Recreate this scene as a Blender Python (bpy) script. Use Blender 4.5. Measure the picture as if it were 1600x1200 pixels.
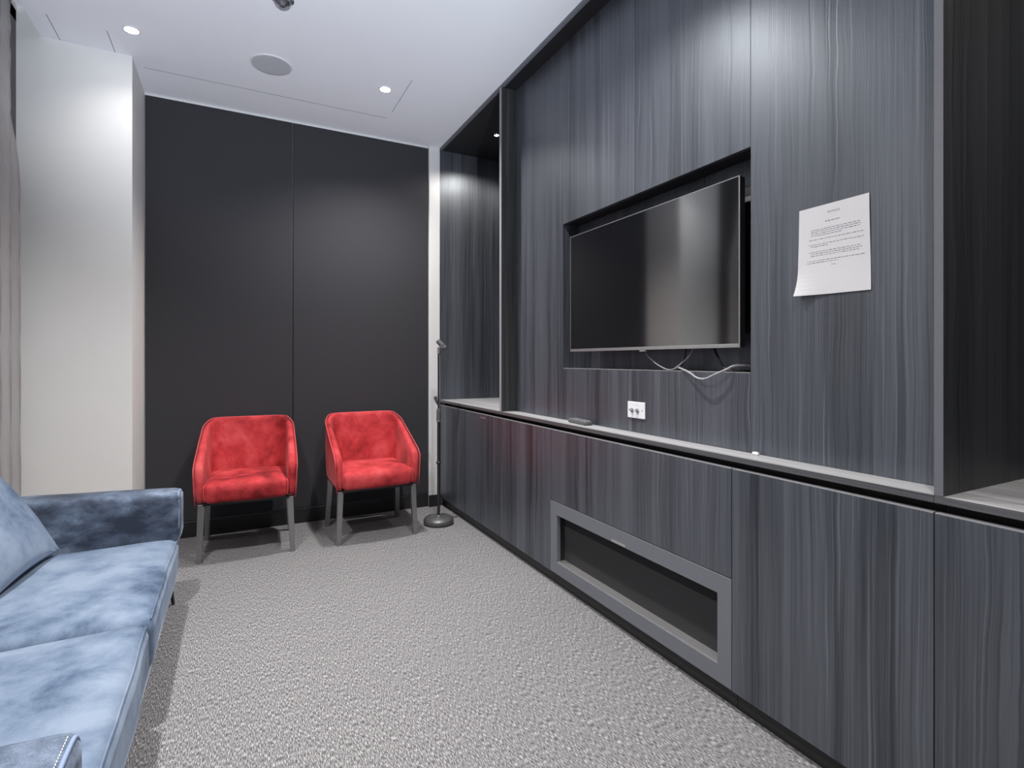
import bpy, bmesh, math, random
from mathutils import Vector, Matrix, noise

random.seed(7)
for o in list(bpy.data.objects):
    bpy.data.objects.remove(o, do_unlink=True)
SC = bpy.context.scene
COL = SC.collection
PI = math.pi

# ------------------------------------------------------------------ camera
cam_d = bpy.data.cameras.new('camera')
cam = bpy.data.objects.new('camera', cam_d)
COL.objects.link(cam)
cam.location = (0, 0, 1.2)
cam.rotation_euler = (PI / 2, 0, -math.atan2(432.0, 835.0))
cam_d.sensor_width = 36.0
cam_d.lens = 36.0 * 835.0 / 1600.0
cam_d.shift_y = -37.0 / 1600.0
cam_d.clip_start = 0.02
SC.camera = cam

# ------------------------------------------------------------------ world, exposure
world = bpy.data.worlds.new('sky')
SC.world = world
world.use_nodes = True
wbg = world.node_tree.nodes['Background']
wbg.inputs[0].default_value = (0.72, 0.84, 1.0, 1)      # overcast daylight, the same all round
wbg.inputs[1].default_value = 0.25
SC.view_settings.view_transform = 'Standard'
SC.view_settings.look = 'None'
SC.view_settings.gamma = 1.0
SC.view_settings.use_curve_mapping = False
SC.view_settings.exposure = 0.58
LAMP_W = 146.0          # each ceiling downlight
SPOT_W = 15.0          # each small spot in the wall unit
FILL_W = 390.0           # added fill light behind the camera, brightens the ceiling


# ================================================================== materials
def new_mat(name):
    m = bpy.data.materials.new(name)
    m.use_nodes = True
    nt = m.node_tree
    b = nt.nodes['Principled BSDF']
    return m, nt, b


class NG:
    """small helper around a node tree"""
    def __init__(s, nt):
        s.nt = nt

    def n(s, typ, **kw):
        nd = s.nt.nodes.new(typ)
        for k, v in kw.items():
            setattr(nd, k, v)
        return nd

    def l(s, a, b):
        s.nt.links.new(a, b)

    def put(s, sock, v):
        if isinstance(v, (int, float)):
            sock.default_value = v
        elif isinstance(v, (tuple, list)):
            sock.default_value = v
        else:
            s.l(v, sock)

    def math(s, op, a, b=0.0, c=None):
        nd = s.n('ShaderNodeMath', operation=op)
        s.put(nd.inputs[0], a)
        s.put(nd.inputs[1], b)
        if c is not None:
            s.put(nd.inputs[2], c)
        return nd.outputs[0]

    def comb(s, x, y, z):
        nd = s.n('ShaderNodeCombineXYZ')
        for i, v in enumerate((x, y, z)):
            s.put(nd.inputs[i], v)
        return nd.outputs[0]

    def noise(s, vec, scale=1.0, detail=2.0, rough=0.5, dist=0.0):
        nd = s.n('ShaderNodeTexNoise')
        s.l(vec, nd.inputs['Vector'])
        nd.inputs['Scale'].default_value = scale
        nd.inputs['Detail'].default_value = detail
        nd.inputs['Roughness'].default_value = rough
        nd.inputs['Distortion'].default_value = dist
        return nd.outputs['Fac']

    def ramp(s, fac, stops):
        nd = s.n('ShaderNodeValToRGB')
        while len(nd.color_ramp.elements) < len(stops):
            nd.color_ramp.elements.new(0.5)
        for e, (p, c) in zip(nd.color_ramp.elements, stops):
            e.position = p
            e.color = (c, c, c, 1) if isinstance(c, (int, float)) else (*c, 1)
        s.l(fac, nd.inputs[0])
        return nd.outputs[0]

    def mix(s, fac, a, b, typ='MIX'):
        nd = s.n('ShaderNodeMix', data_type='RGBA', blend_type=typ)
        s.put(nd.inputs[0], fac)
        for sock, v in ((nd.inputs[6], a), (nd.inputs[7], b)):
            if isinstance(v, (tuple, list)):
                sock.default_value = (*v[:3], 1)
            else:
                s.l(v, sock)
        return nd.outputs[2]

    def bump(s, h, strength, dist=0.002):
        nd = s.n('ShaderNodeBump')
        nd.inputs['Strength'].default_value = strength
        nd.inputs['Distance'].default_value = dist
        s.l(h, nd.inputs['Height'])
        return nd.outputs[0]

    def pos(s):
        g = s.n('ShaderNodeNewGeometry')
        sp = s.n('ShaderNodeSeparateXYZ')
        s.l(g.outputs['Position'], sp.inputs[0])
        return sp.outputs[0], sp.outputs[1], sp.outputs[2]


def wood(name, dark, light, rough=0.38, along='Z', spec=0.5, lines=0.65, ior=1.5):
    m, nt, b = new_mat(name)
    g = NG(nt)
    x, y, z = g.pos()
    oi = g.n('ShaderNodeObjectInfo')
    seed = g.math('MULTIPLY', oi.outputs['Random'], 40.0)
    if along == 'Z':
        u, v = g.math('ADD', x, y), z
    else:
        u, v = g.math('ADD', x, z), y
    u = g.math('ADD', u, seed)
    v = g.math('ADD', v, seed)
    wob = g.noise(g.comb(g.math('MULTIPLY', u, 7.0), g.math('MULTIPLY', v, 2.1), 0.0), 1.0, 2.5)
    amp = g.ramp(g.noise(g.comb(g.math('MULTIPLY', u, 5.0), g.math('MULTIPLY', v, 0.35), 9.0), 1.0, 1.0), [(0.46, 0.016), (0.62, 0.062)])
    u2 = g.math('ADD', u, g.math('MULTIPLY', g.math('SUBTRACT', wob, 0.5), amp))
    wn = g.n('ShaderNodeTexWhiteNoise', noise_dimensions='1D')
    g.l(g.math('FLOOR', g.math('MULTIPLY', g.math('ADD', u, g.math('MULTIPLY', wob, 0.012)), 9.5)), wn.inputs['W'])
    strip = wn.outputs['Value']
    bands = g.noise(g.comb(g.math('MULTIPLY', u2, 13.0), g.math('MULTIPLY', v, 0.22), 3.0), 1.0, 1.5)
    mid = g.noise(g.comb(g.math('MULTIPLY', u2, 70.0), g.math('MULTIPLY', v, 0.5), 7.0), 1.0, 2.0)
    fine = g.noise(g.comb(g.math('MULTIPLY', u2, 210.0), g.math('MULTIPLY', v, 1.6), 1.0), 1.0, 2.0, 0.6)
    grit = g.noise(g.comb(g.math('MULTIPLY', u, 600.0), g.math('MULTIPLY', v, 600.0), 1.0), 1.0, 1.0)
    f = g.math('ADD', g.math('MULTIPLY', g.ramp(bands, [(0.32, 0.0), (0.68, 1.0)]), 0.46),
               g.math('MULTIPLY', g.ramp(fine, [(0.38, 0.0), (0.62, 1.0)]), 0.36))
    f = g.math('ADD', f, g.math('MULTIPLY', g.ramp(mid, [(0.3, 0.0), (0.7, 1.0)]), 0.12))
    f = g.math('ADD', f, g.math('MULTIPLY', grit, 0.06))
    f = g.math('ADD', f, g.math('MULTIPLY', g.math('SUBTRACT', strip, 0.5), 0.26))
    col = g.mix(f, dark, light)
    dl = g.ramp(mid, [(0.34, 1.0), (0.42, 0.0)])
    gate = g.ramp(bands, [(0.42, 1.0), (0.56, 0.25)])
    dl2 = g.math('MULTIPLY', dl, gate)
    col = g.mix(g.math('MULTIPLY', dl2, lines), col, (dark[0] * .35, dark[1] * .35, dark[2] * .35))
    ll = g.ramp(g.noise(g.comb(g.math('MULTIPLY', u2, 110.0), g.math('MULTIPLY', v, 0.7), 17.0), 1.0, 1.0),
                [(0.645, 0.0), (0.70, 1.0)])
    col = g.mix(g.math('MULTIPLY', ll, 0.5), col, (light[0] * 1.5, light[1] * 1.5, light[2] * 1.5))
    g.l(col, b.inputs['Base Color'])
    rg = g.math('ADD', rough - 0.06, g.math('MULTIPLY', fine, 0.14))
    g.l(rg, b.inputs['Roughness'])
    b.inputs['Specular IOR Level'].default_value = spec
    b.inputs['IOR'].default_value = ior
    b.inputs['Specular Tint'].default_value = (0.80, 0.89, 1.0, 1)
    h = g.math('SUBTRACT', fine, g.math('MULTIPLY', dl2, 0.8))
    g.l(g.bump(h, 0.25, 0.0012), b.inputs['Normal'])
    return m


def plain(name, col, rough=0.5, metal=0.0, spec=0.5, noise_amt=0.0, scale=80.0, bump=0.0):
    m, nt, b = new_mat(name)
    g = NG(nt)
    x, y, z = g.pos()
    nz = g.noise(g.comb(x, y, z), scale, 3.0)
    lo = tuple(c * (1 - noise_amt) for c in col)
    hi = tuple(min(1, c * (1 + noise_amt)) for c in col)
    g.l(g.mix(nz, lo, hi), b.inputs['Base Color'])
    b.inputs['Roughness'].default_value = rough
    b.inputs['Metallic'].default_value = metal
    b.inputs['Specular IOR Level'].default_value = spec
    if bump:
        g.l(g.bump(nz, bump, 0.001), b.inputs['Normal'])
    return m


def velvet(name, dark, mid, light, scale=7.0, sheen=0.5, cx=(0.36, 0.5, 0.66), stretch=(1, 1, 1)):
    m, nt, b = new_mat(name)
    g = NG(nt)
    x, y, z = g.pos()
    v = g.comb(g.math('MULTIPLY', x, stretch[0]), g.math('MULTIPLY', y, stretch[1]), g.math('MULTIPLY', z, stretch[2]))
    n1 = g.noise(v, scale, 5.0, 0.65, 0.2)
    n2 = g.noise(v, scale * 0.35, 2.0, 0.5, 0.3)
    n3 = g.noise(v, 500.0, 1.0)
    f = g.math('ADD', g.math('MULTIPLY', n1, 0.55), g.math('MULTIPLY', n2, 0.45))
    f = g.math('ADD', f, g.math('MULTIPLY', g.math('SUBTRACT', n3, 0.5), 0.12))
    nd = g.n('ShaderNodeValToRGB')
    nd.color_ramp.elements.new(0.5)
    for e, p, c in zip(nd.color_ramp.elements, cx, (dark, mid, light)):
        e.position = p
        e.color = (*c, 1)
    g.l(f, nd.inputs[0])
    g.l(nd.outputs[0], b.inputs['Base Color'])
    b.inputs['Roughness'].default_value = 0.75
    b.inputs['Specular IOR Level'].default_value = 0.2
    b.inputs['Sheen Weight'].default_value = sheen
    b.inputs['Sheen Roughness'].default_value = 0.35
    b.inputs['Sheen Tint'].default_value = (*[min(1, c * 1.6 + .15) for c in light], 1)
    g.l(g.bump(g.math('ADD', n1, g.math('MULTIPLY', n3, 0.15)), 0.25, 0.004), b.inputs['Normal'])
    return m


def carpet_mat():
    m, nt, b = new_mat('heather_carpet')
    g = NG(nt)
    x, y, z = g.pos()
    a = g.noise(g.comb(g.math('MULTIPLY', x, 390.0), g.math('MULTIPLY', y, 58.0), 0.0), 1.0, 2.0, 0.6)
    c = g.noise(g.comb(g.math('MULTIPLY', x, 560.0), g.math('MULTIPLY', y, 330.0), 5.0), 1.0, 2.0, 0.6)
    d = g.noise(g.comb(x, y, 0.0), 2.2, 2.0)
    f = g.math('ADD', g.math('MULTIPLY', a, 0.62), g.math('MULTIPLY', c, 0.38))
    col = g.ramp(f, [(0.37, (0.035, 0.034, 0.036)), (0.5, (0.152, 0.150, 0.155)), (0.63, (0.54, 0.535, 0.545))])
    col = g.mix(g.math('MULTIPLY', d, 0.25), col, (0.13, 0.13, 0.14))
    g.l(col, b.inputs['Base Color'])
    b.inputs['Roughness'].default_value = 0.95
    b.inputs['Specular IOR Level'].default_value = 0.1
    g.l(g.bump(f, 0.08, 0.003), b.inputs['Normal'])
    return m


def fabric(name, lo, hi, weave=900.0, rough=0.9, bump=0.3):
    m, nt, b = new_mat(name)
    g = NG(nt)
    x, y, z = g.pos()
    u = g.math('ADD', x, y)
    a = g.noise(g.comb(g.math('MULTIPLY', u, weave), g.math('MULTIPLY', z, weave * .3), 0.0), 1.0, 1.0)
    c = g.noise(g.comb(g.math('MULTIPLY', u, weave * .3), g.math('MULTIPLY', z, weave), 4.0), 1.0, 1.0)
    f = g.math('MULTIPLY', g.math('ADD', a, c), 0.5)
    g.l(g.mix(g.ramp(f, [(0.35, 0.0), (0.65, 1.0)]), lo, hi), b.inputs['Base Color'])
    b.inputs['Roughness'].default_value = rough
    b.inputs['Specular IOR Level'].default_value = 0.15
    g.l(g.bump(f, bump, 0.001), b.inputs['Normal'])
    return m


def emit(name, col, strength):
    m, nt, b = new_mat(name)
    b.inputs['Base Color'].default_value = (*col, 1)
    b.inputs['Emission Color'].default_value = (*col, 1)
    b.inputs['Emission Strength'].default_value = strength
    return m


def glass_mat(name, tint=(1, 1, 1), gloss=0.08):
    m = bpy.data.materials.new(name)
    m.use_nodes = True
    nt = m.node_tree
    nt.nodes.clear()
    out = nt.nodes.new('ShaderNodeOutputMaterial')
    mx = nt.nodes.new('ShaderNodeMixShader')
    tr = nt.nodes.new('ShaderNodeBsdfTransparent')
    gl = nt.nodes.new('ShaderNodeBsdfGlossy')
    gl.inputs['Roughness'].default_value = 0.03
    tr.inputs[0].default_value = (*tint, 1)
    mx.inputs[0].default_value = gloss
    nt.links.new(tr.outputs[0], mx.inputs[1])
    nt.links.new(gl.outputs[0], mx.inputs[2])
    nt.links.new(mx.outputs[0], out.inputs[0])
    return m


M = {
    'wood': wood('charcoal_wood_laminate', (0.0150, 0.0162, 0.020), (0.094, 0.101, 0.122), 0.40, spec=0.9, ior=1.62),
    'wood_shaded': wood('shaded_wood_laminate', (0.011, 0.011, 0.012), (0.058, 0.058, 0.060), 0.42, spec=0.45),  # same charcoal laminate darkened, shade on the uprights put into the colour
    'wood_lit': wood('lit_worktop_laminate', (0.20, 0.20, 0.205), (0.42, 0.42, 0.43), 0.45, along='Y', lines=0.4),  # charcoal laminate made paler, light falling on the worktop put into its colour
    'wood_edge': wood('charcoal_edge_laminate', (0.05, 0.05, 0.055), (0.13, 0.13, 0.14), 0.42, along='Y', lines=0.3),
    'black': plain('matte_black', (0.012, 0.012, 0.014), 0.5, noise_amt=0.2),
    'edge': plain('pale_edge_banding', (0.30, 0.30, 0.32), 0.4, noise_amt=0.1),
    'white': plain('white_wall_paint', (0.79, 0.785, 0.775), 0.7, spec=0.25, noise_amt=0.03, scale=6.0, bump=0.03),
    'ceil': plain('white_ceiling_paint', (0.80, 0.815, 0.86), 0.85, spec=0.15, noise_amt=0.02, scale=5.0),
    'trimwhite': plain('white_trim_paint', (0.72, 0.72, 0.73), 0.45, noise_amt=0.02),
    'panel': fabric('black_acoustic_fabric', (0.028, 0.028, 0.033), (0.060, 0.060, 0.067), 700.0),
    'base': plain('black_baseboard', (0.018, 0.018, 0.020), 0.4, noise_amt=0.2),
    'carpet': carpet_mat(),
    'red': velvet('red_velvet', (0.17, 0.010, 0.013), (0.48, 0.040, 0.047), (0.62, 0.10, 0.105), 8.0, 0.35),
    'blue': velvet('blue_velvet', (0.038, 0.062, 0.112), (0.118, 0.163, 0.240), (0.200, 0.252, 0.335), 7.0, 0.45, (0.36, 0.47, 0.60)),
    'bluearm': velvet('blue_velvet_brushed', (0.028, 0.036, 0.056), (0.085, 0.113, 0.165), (0.28, 0.345, 0.455), 6.0, 0.4, (0.40, 0.50, 0.64), (1, 1, 1.8)),
    'bluepipe': plain('blue_piping', (0.20, 0.27, 0.40), 0.7, noise_amt=0.1),
    'stitch': plain('white_stitch', (0.75, 0.76, 0.8), 0.7),
    'redpipe': plain('red_piping', (0.50, 0.06, 0.07), 0.6, noise_amt=0.1),
    'leg': plain('brushed_gunmetal', (0.30, 0.295, 0.295), 0.38, metal=0.75, noise_amt=0.12, scale=40),
    'blackmetal': plain('black_metal', (0.014, 0.014, 0.015), 0.35, noise_amt=0.2),
    'greymetal': plain('blue_grey_powder_coat', (0.145, 0.154, 0.178), 0.5, noise_amt=0.06),
    'mesh': fabric('dark_speaker_cloth', (0.018, 0.018, 0.02), (0.055, 0.055, 0.058), 900.0),
    'silver': plain('satin_silver', (0.55, 0.55, 0.56), 0.3, metal=0.8, noise_amt=0.05),
    'tvblack': plain('tv_housing_black', (0.012, 0.012, 0.013), 0.4),
    'plastic': plain('white_plastic', (0.78, 0.78, 0.82), 0.35, noise_amt=0.02),
    'darkplastic': plain('dark_grey_plastic', (0.10, 0.10, 0.108), 0.42, noise_amt=0.1),
    'button': plain('grey_rubber', (0.25, 0.25, 0.27), 0.6),
    'paper': plain('white_paper', (0.66, 0.66, 0.69), 0.8, spec=0.2, noise_amt=0.02, scale=20),
    'ink': plain('grey_print', (0.16, 0.16, 0.18), 0.8),
    'cable': plain('grey_cable', (0.32, 0.32, 0.34), 0.35, noise_amt=0.1),
    'cableblack': plain('black_cable', (0.012, 0.012, 0.013), 0.4),
    'curtain': fabric('taupe_curtain', (0.25, 0.24, 0.245), (0.42, 0.405, 0.41), 800.0),
    'standmetal': plain('mic_stand_black', (0.03, 0.03, 0.032), 0.33, metal=0.2, noise_amt=0.15),
    'castiron': plain('grey_cast_base', (0.13, 0.13, 0.134), 0.36, metal=0.5, noise_amt=0.15),
    'grille': fabric('speaker_grille', (0.40, 0.41, 0.45), (0.52, 0.53, 0.57), 900.0),
    'groove': plain('shadow_gap', (0.10, 0.10, 0.11), 0.8),
    'lens': emit('lamp_lens', (1.0, 0.97, 0.93), 40.0),
    'lens_warm': emit('spot_lens', (1.0, 0.93, 0.83), 60.0),
    'chrome': plain('chrome', (0.75, 0.76, 0.80), 0.12, metal=1.0),
    'glass': glass_mat('window_glass', (0.97, 0.99, 1.0)),
    'domeglass': glass_mat('clear_dome', (0.75, 0.76, 0.8), 0.25),
}


def screen_mat():
    m, nt, b = new_mat('tv_screen_panel')
    g = NG(nt)
    x, y, z = g.pos()
    nz = g.noise(g.comb(x, y, z), 900.0, 1.0)
    g.l(g.mix(nz, (0.0008, 0.0008, 0.001), (0.0016, 0.0016, 0.002)), b.inputs['Base Color'])
    b.inputs['Roughness'].default_value = 0.07
    b.inputs['IOR'].default_value = 3.6
    return m


M['screen'] = screen_mat()


# ================================================================== object helpers
ORG = {}


def setp(o, label=None, cat=None, group=None, kind=None):
    if label:
        o['label'] = label
    if cat:
        o['category'] = cat
    if group:
        o['group'] = group
    if kind:
        o['kind'] = kind
    return o


def thing(name, label, cat, loc=(0, 0, 0), group=None, kind=None):
    o = bpy.data.objects.new(name, None)
    o.empty_display_size = 0.1
    o.location = loc
    COL.objects.link(o)
    ORG[o.name] = Vector(loc)
    return setp(o, label, cat, group, kind)


def add(name, bm, mat, parent=None, smooth=False, loc=None, label=None, bevel=0.0, subsurf=0, seg=2):
    """links bm (world coordinates) as one mesh object; under a parent the vertices are made local to it"""
    org = Vector(loc) if loc is not None else Vector((0, 0, 0))
    if parent is not None and loc is None:
        org = ORG[parent.name]
    bmesh.ops.recalc_face_normals(bm, faces=bm.faces[:])
    bmesh.ops.translate(bm, verts=bm.verts[:], vec=-org)
    me = bpy.data.meshes.new(name)
    bm.to_mesh(me)
    bm.free()
    mats = mat if isinstance(mat, (list, tuple)) else [mat]
    for k in mats:
        me.materials.append(M[k])
    if smooth:
        for p in me.polygons:
            p.use_smooth = True
    o = bpy.data.objects.new(name, me)
    COL.objects.link(o)
    if parent is not None:
        o.parent = parent
        o.location = org - ORG[parent.name]
    else:
        o.location = org
    ORG[o.name] = org
    if bevel:
        md = o.modifiers.new('bevel', 'BEVEL')
        md.width = bevel
        md.segments = seg
        md.limit_method = 'ANGLE'
        md.angle_limit = math.radians(40)
        md.harden_normals = False
    if subsurf:
        md = o.modifiers.new('subsurf', 'SUBSURF')
        md.levels = subsurf
        md.render_levels = subsurf
    if label:
        o['label'] = label
    return o


def bx(x0, x1, y0, y1, z0, z1, bm=None):
    bm = bm or bmesh.new()
    vs = [bm.verts.new((x, y, z)) for z in (z0, z1) for y in (y0, y1) for x in (x0, x1)]
    for f in ((0, 1, 3, 2), (4, 6, 7, 5), (0, 4, 5, 1), (2, 3, 7, 6), (0, 2, 6, 4), (1, 5, 7, 3)):
        bm.faces.new([vs[i] for i in f])
    return bm


def struct(name, bm, mat, **kw):
    o = add(name, bm, mat, **kw)
    o['kind'] = 'structure'
    return o


def catmull(pts, n=8):
    P = [Vector(p) for p in pts]
    out = []
    for i in range(len(P) - 1):
        p0 = P[max(i - 1, 0)]
        p1, p2 = P[i], P[i + 1]
        p3 = P[min(i + 2, len(P) - 1)]
        for k in range(n):
            t = k / n
            out.append(0.5 * ((2 * p1) + (p2 - p0) * t + (2 * p0 - 5 * p1 + 4 * p2 - p3) * t * t
                              + (3 * p1 - p0 - 3 * p2 + p3) * t ** 3))
    out.append(P[-1])
    return out


def tube(pts, r, seg=8, bm=None, closed=False):
    bm = bm or bmesh.new()
    P = [Vector(p) for p in pts]
    n = len(P)
    R = r if isinstance(r, (list, tuple)) else [r] * n
    rings = []
    up = None
    for i in range(n):
        if closed:
            d = P[(i + 1) % n] - P[i - 1]
        else:
            d = P[min(i + 1, n - 1)] - P[max(i - 1, 0)]
        if d.length < 1e-9:
            d = Vector((0, 0, 1))
        d.normalize()
        if up is None:
            up = Vector((0, 0, 1)) if abs(d.z) < 0.9 else Vector((1, 0, 0))
        a = d.cross(up)
        if a.length < 1e-6:
            a = d.cross(Vector((1, 0.3, 0)))
        a.normalize()
        up = a.cross(d).normalized()
        rings.append([bm.verts.new(P[i] + R[i] * (math.cos(2 * PI * k / seg) * a + math.sin(2 * PI * k / seg) * up))
                      for k in range(seg)])
    m = n if closed else n - 1
    for i in range(m):
        A, B = rings[i], rings[(i + 1) % n]
        for k in range(seg):
            bm.faces.new((A[k], A[(k + 1) % seg], B[(k + 1) % seg], B[k]))
    if not closed:
        bm.faces.new(rings[0][::-1])
        bm.faces.new(rings[-1])
    return bm


def lathe(cx, cy, prof, seg=40, bm=None):
    """prof: list of (radius, z)"""
    bm = bm or bmesh.new()
    rings = []
    for r, z in prof:
        if r < 1e-6:
            rings.append([bm.verts.new((cx, cy, z))])
        else:
            rings.append([bm.verts.new((cx + r * math.cos(2 * PI * k / seg), cy + r * math.sin(2 * PI * k / seg), z))
                          for k in range(seg)])
    for A, B in zip(rings, rings[1:]):
        if len(A) == 1 and len(B) == 1:
            continue
        for k in range(seg):
            k2 = (k + 1) % seg
            if len(A) == 1:
                bm.faces.new((A[0], B[k], B[k2]))
            elif len(B) == 1:
                bm.faces.new((A[k], A[k2], B[0]))
            else:
                bm.faces.new((A[k], A[k2], B[k2], B[k]))
    return bm


def soft_box(x0, x1, y0, y1, z0, z1, r=0.03, crown=0.0, nx=22, ny=28, nz=6, wob=0.0, freq=6.0, seed=0.0, bm=None):
    """cushion: subdivided box with rounded edges, crowned top and slight hand-made unevenness"""
    bm = bm or bmesh.new()
    c = Vector(((x0 + x1) / 2, (y0 + y1) / 2, (z0 + z1) / 2))
    h = Vector(((x1 - x0) / 2, (y1 - y0) / 2, (z1 - z0) / 2))
    cache = {}

    def rnd(n):
        # denser samples towards both ends
        return [0.5 - 0.5 * math.cos(PI * i / n) * (0.55 + 0.45 * abs(math.cos(PI * i / n))) for i in range(n + 1)]

    gx, gy, gz = rnd(nx), rnd(ny), rnd(nz)

    def vert(u, v, w):
        key = (round(u, 5), round(v, 5), round(w, 5))
        if key in cache:
            return cache[key]
        p = Vector(((u * 2 - 1) * h.x, (v * 2 - 1) * h.y, (w * 2 - 1) * h.z))
        q = Vector((max(-h.x + r, min(h.x - r, p.x)), max(-h.y + r, min(h.y - r, p.y)), max(-h.z + r, min(h.z - r, p.z))))
        d = p - q
        if d.length > 1e-9:
            d.normalize()
            p = q + d * r
        if crown and p.z > 0:
            k = (1 - (p.x / h.x) ** 4) * (1 - (p.y / h.y) ** 4)
            p.z += crown * max(0, k) * (p.z / h.z)
        P = p + c
        if wob:
            nv = noise.noise_vector(Vector((P.x * freq + seed, P.y * freq + seed, P.z * freq)))
            P = P + nv * wob
        cache[key] = bm.verts.new(P)
        return cache[key]

    def face(a):
        try:
            bm.faces.new(a)
        except ValueError:
            pass

    for i in range(nx):
        for j in range(ny):
            for w in (0.0, 1.0):
                face([vert(gx[i], gy[j], w), vert(gx[i + 1], gy[j], w), vert(gx[i + 1], gy[j + 1], w), vert(gx[i], gy[j + 1], w)])
    for i in range(nx):
        for k in range(nz):
            for v in (0.0, 1.0):
                face([vert(gx[i], v, gz[k]), vert(gx[i + 1], v, gz[k]), vert(gx[i + 1], v, gz[k + 1]), vert(gx[i], v, gz[k + 1])])
    for j in range(ny):
        for k in range(nz):
            for u in (0.0, 1.0):
                face([vert(u, gy[j], gz[k]), vert(u, gy[j + 1], gz[k]), vert(u, gy[j + 1], gz[k + 1]), vert(u, gy[j], gz[k + 1])])
    return bm


# ================================================================== the room
ZC = 2.96            # ceiling
YB = 4.24            # back wall
XL = -1.04           # left wall (windows behind the curtain)
XF = 1.505           # front of the wall unit
XT = 1.612           # panelled TV wall, set back behind the front
XR = 2.10            # wall behind the unit
YR = -1.90           # rear wall
ZP = 3.10            # top of the curtain pocket

struct('floor', bx(XL - 0.1, XR + 0.1, YR - 0.1, YB + 0.1, -0.1, 0.0), 'carpet')
ceil = struct('ceiling', bx(-0.94, XR + 0.1, YR - 0.1, YB + 0.1, ZC, ZC + 0.25), 'ceil')
add('curtain_pocket', bx(XL - 0.1, -0.94, YR - 0.1, YB + 0.1, ZP, ZP + 0.11), 'ceil', ceil)
for a in ((-0.487, 0.979, 3.868, 3.871), (0.984, 0.987, 3.27, 3.75), (-0.612, -0.609, 3.53, 3.752), (-0.857, -0.854, 3.50, 3.752)):
    add('joint', bx(a[0], a[1], a[2], a[3], ZC - 0.0006, ZC + 0.01), 'groove', ceil)

struct('wall_back', bx(XL - 0.1, XR + 0.1, YB, YB + 0.1, 0, ZP), 'white')
struct('wall_pier', bx(XL - 0.1, -0.531, 3.757, YB, 0, ZP), 'white')
struct('trim_1', bx(1.408, XF - 0.002, 4.20, YB, 0.0, ZC), 'trimwhite', bevel=0.006)
struct('trim_2', bx(-0.531, 1.408, 4.222, YB, 2.944, ZC), 'trimwhite', bevel=0.003)
bb = struct('baseboard_back', bx(-0.531, 1.408, 4.218, YB, 0, 0.105), 'base', bevel=0.003)
add('top_edge', bx(-0.531, 1.408, 4.2165, 4.2195, 0.1055, 0.1085), 'greymetal', bb)
struct('baseboard_right', bx(1.404, XF - 0.002, 4.188, 4.2, 0, 0.095), 'base', bevel=0.003)
struct('baseboard_pier', bx(XL, -0.519, 3.745, 3.757, 0, 0.10), 'base', bevel=0.003)
struct('wall_right', bx(XR, XR + 0.1, YR, YB, 0, ZC), 'wood')
struct('wall_right_near', bx(XF, XR, YR, 0.056, 0, ZC), 'wood')

# left wall: dark framed window strip behind the curtain
wl = struct('wall_left', bx(XL - 0.1, XL, YR, 3.757, 0, 0.25), 'white')
add('lintel', bx(XL - 0.1, XL, YR, 3.757, 3.07, ZP), 'white', wl)
w1 = thing('window_1', None, None, (XL - 0.05, 0.7, 0.25), kind='structure')
for y in (2.3, 0.9, -0.5, -1.84):
    add('mullion', bx(XL - 0.075, XL - 0.002, y - 0.055, y + 0.055, 0.25, 3.07), 'blackmetal', w1)
add('mullion', bx(XL - 0.075, XL - 0.002, 3.36, 3.755, 0.25, 3.07), 'blackmetal', w1)
for z in (0.25, 3.01):
    add('rail', bx(XL - 0.075, XL - 0.002, YR, 3.757, z, z + 0.06), 'blackmetal', w1)
for y0, y1 in ((2.355, 3.36), (0.955, 2.245), (-0.445, 0.845), (-1.785, -0.555)):
    add('pane', bx(XL - 0.045, XL - 0.037, y0, y1, 0.31, 3.01), 'glass', w1)

# rear wall behind the camera: glazed
wr = struct('wall_rear', bx(XL - 0.1, XF, YR - 0.1, YR, 2.12, ZP), 'panel')
add('jamb', bx(XL - 0.1, XL + 0.09, YR - 0.1, YR, 0.0, 2.12), 'panel', wr)
add('jamb', bx(XF - 0.10, XF + 0.05, YR - 0.1, YR, 0.0, 2.12), 'panel', wr)
w2 = thing('door_1', None, None, (0.2, YR - 0.05, 0.0), kind='structure')
for x in (-0.92, 0.20, 0.25, 1.37):
    add('stile', bx(x - 0.025, x + 0.025, YR - 0.08, YR - 0.02, 0.0, 2.12), 'blackmetal', w2)
for z in (0.0, 2.07):
    add('rail', bx(-0.895, 1.345, YR - 0.078, YR - 0.022, z, z + 0.05), 'blackmetal', w2)
for x0, x1 in ((-0.895, 0.175), (0.275, 1.345)):
    add('pane', bx(x0, x1, YR - 0.055, YR - 0.047, 0.05, 2.07), 'glass', w2)


# ================================================================== fabric wall panels
def wall_panel(x0, x1, label):
    return setp(add('acoustic_panel', bx(x0, x1, 4.212, YB - 0.0005, 0.112, 2.938), 'panel', loc=((x0 + x1) / 2, 4.22, 0.112), bevel=0.006, seg=3),
                label, 'wall panel', 'black fabric panels on the back wall')


wall_panel(-0.526, 0.3715, 'tall black fabric wall panel behind the red chair nearer the sofa')
wall_panel(0.3745, 1.405, 'tall black fabric wall panel behind the red chair nearer the microphone stand')

# ================================================================== wall unit
GAP = 0.0025
DZ0, DZ1 = 0.07, 0.829
JT = [4.235, 3.655, 3.052, 2.458, 1.276, 0.681, 0.08]
GRP_CAB = 'base cabinets along the TV wall'


def cabinet_shell(y0, y1, label, xc=1.526):
    t = thing('base_cabinet', label, 'cabinet', (1.80, (y0 + y1) / 2, 0), GRP_CAB)
    add('carcass', bx(xc, XR - 0.002, y0 + 0.001, y1 - 0.001, 0.068, 0.853), 'black', t)
    add('toe_kick', bx(1.535, 1.553, y0 + 0.001, y1 - 0.001, 0.0, 0.067), 'base', t)
    return t


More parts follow.
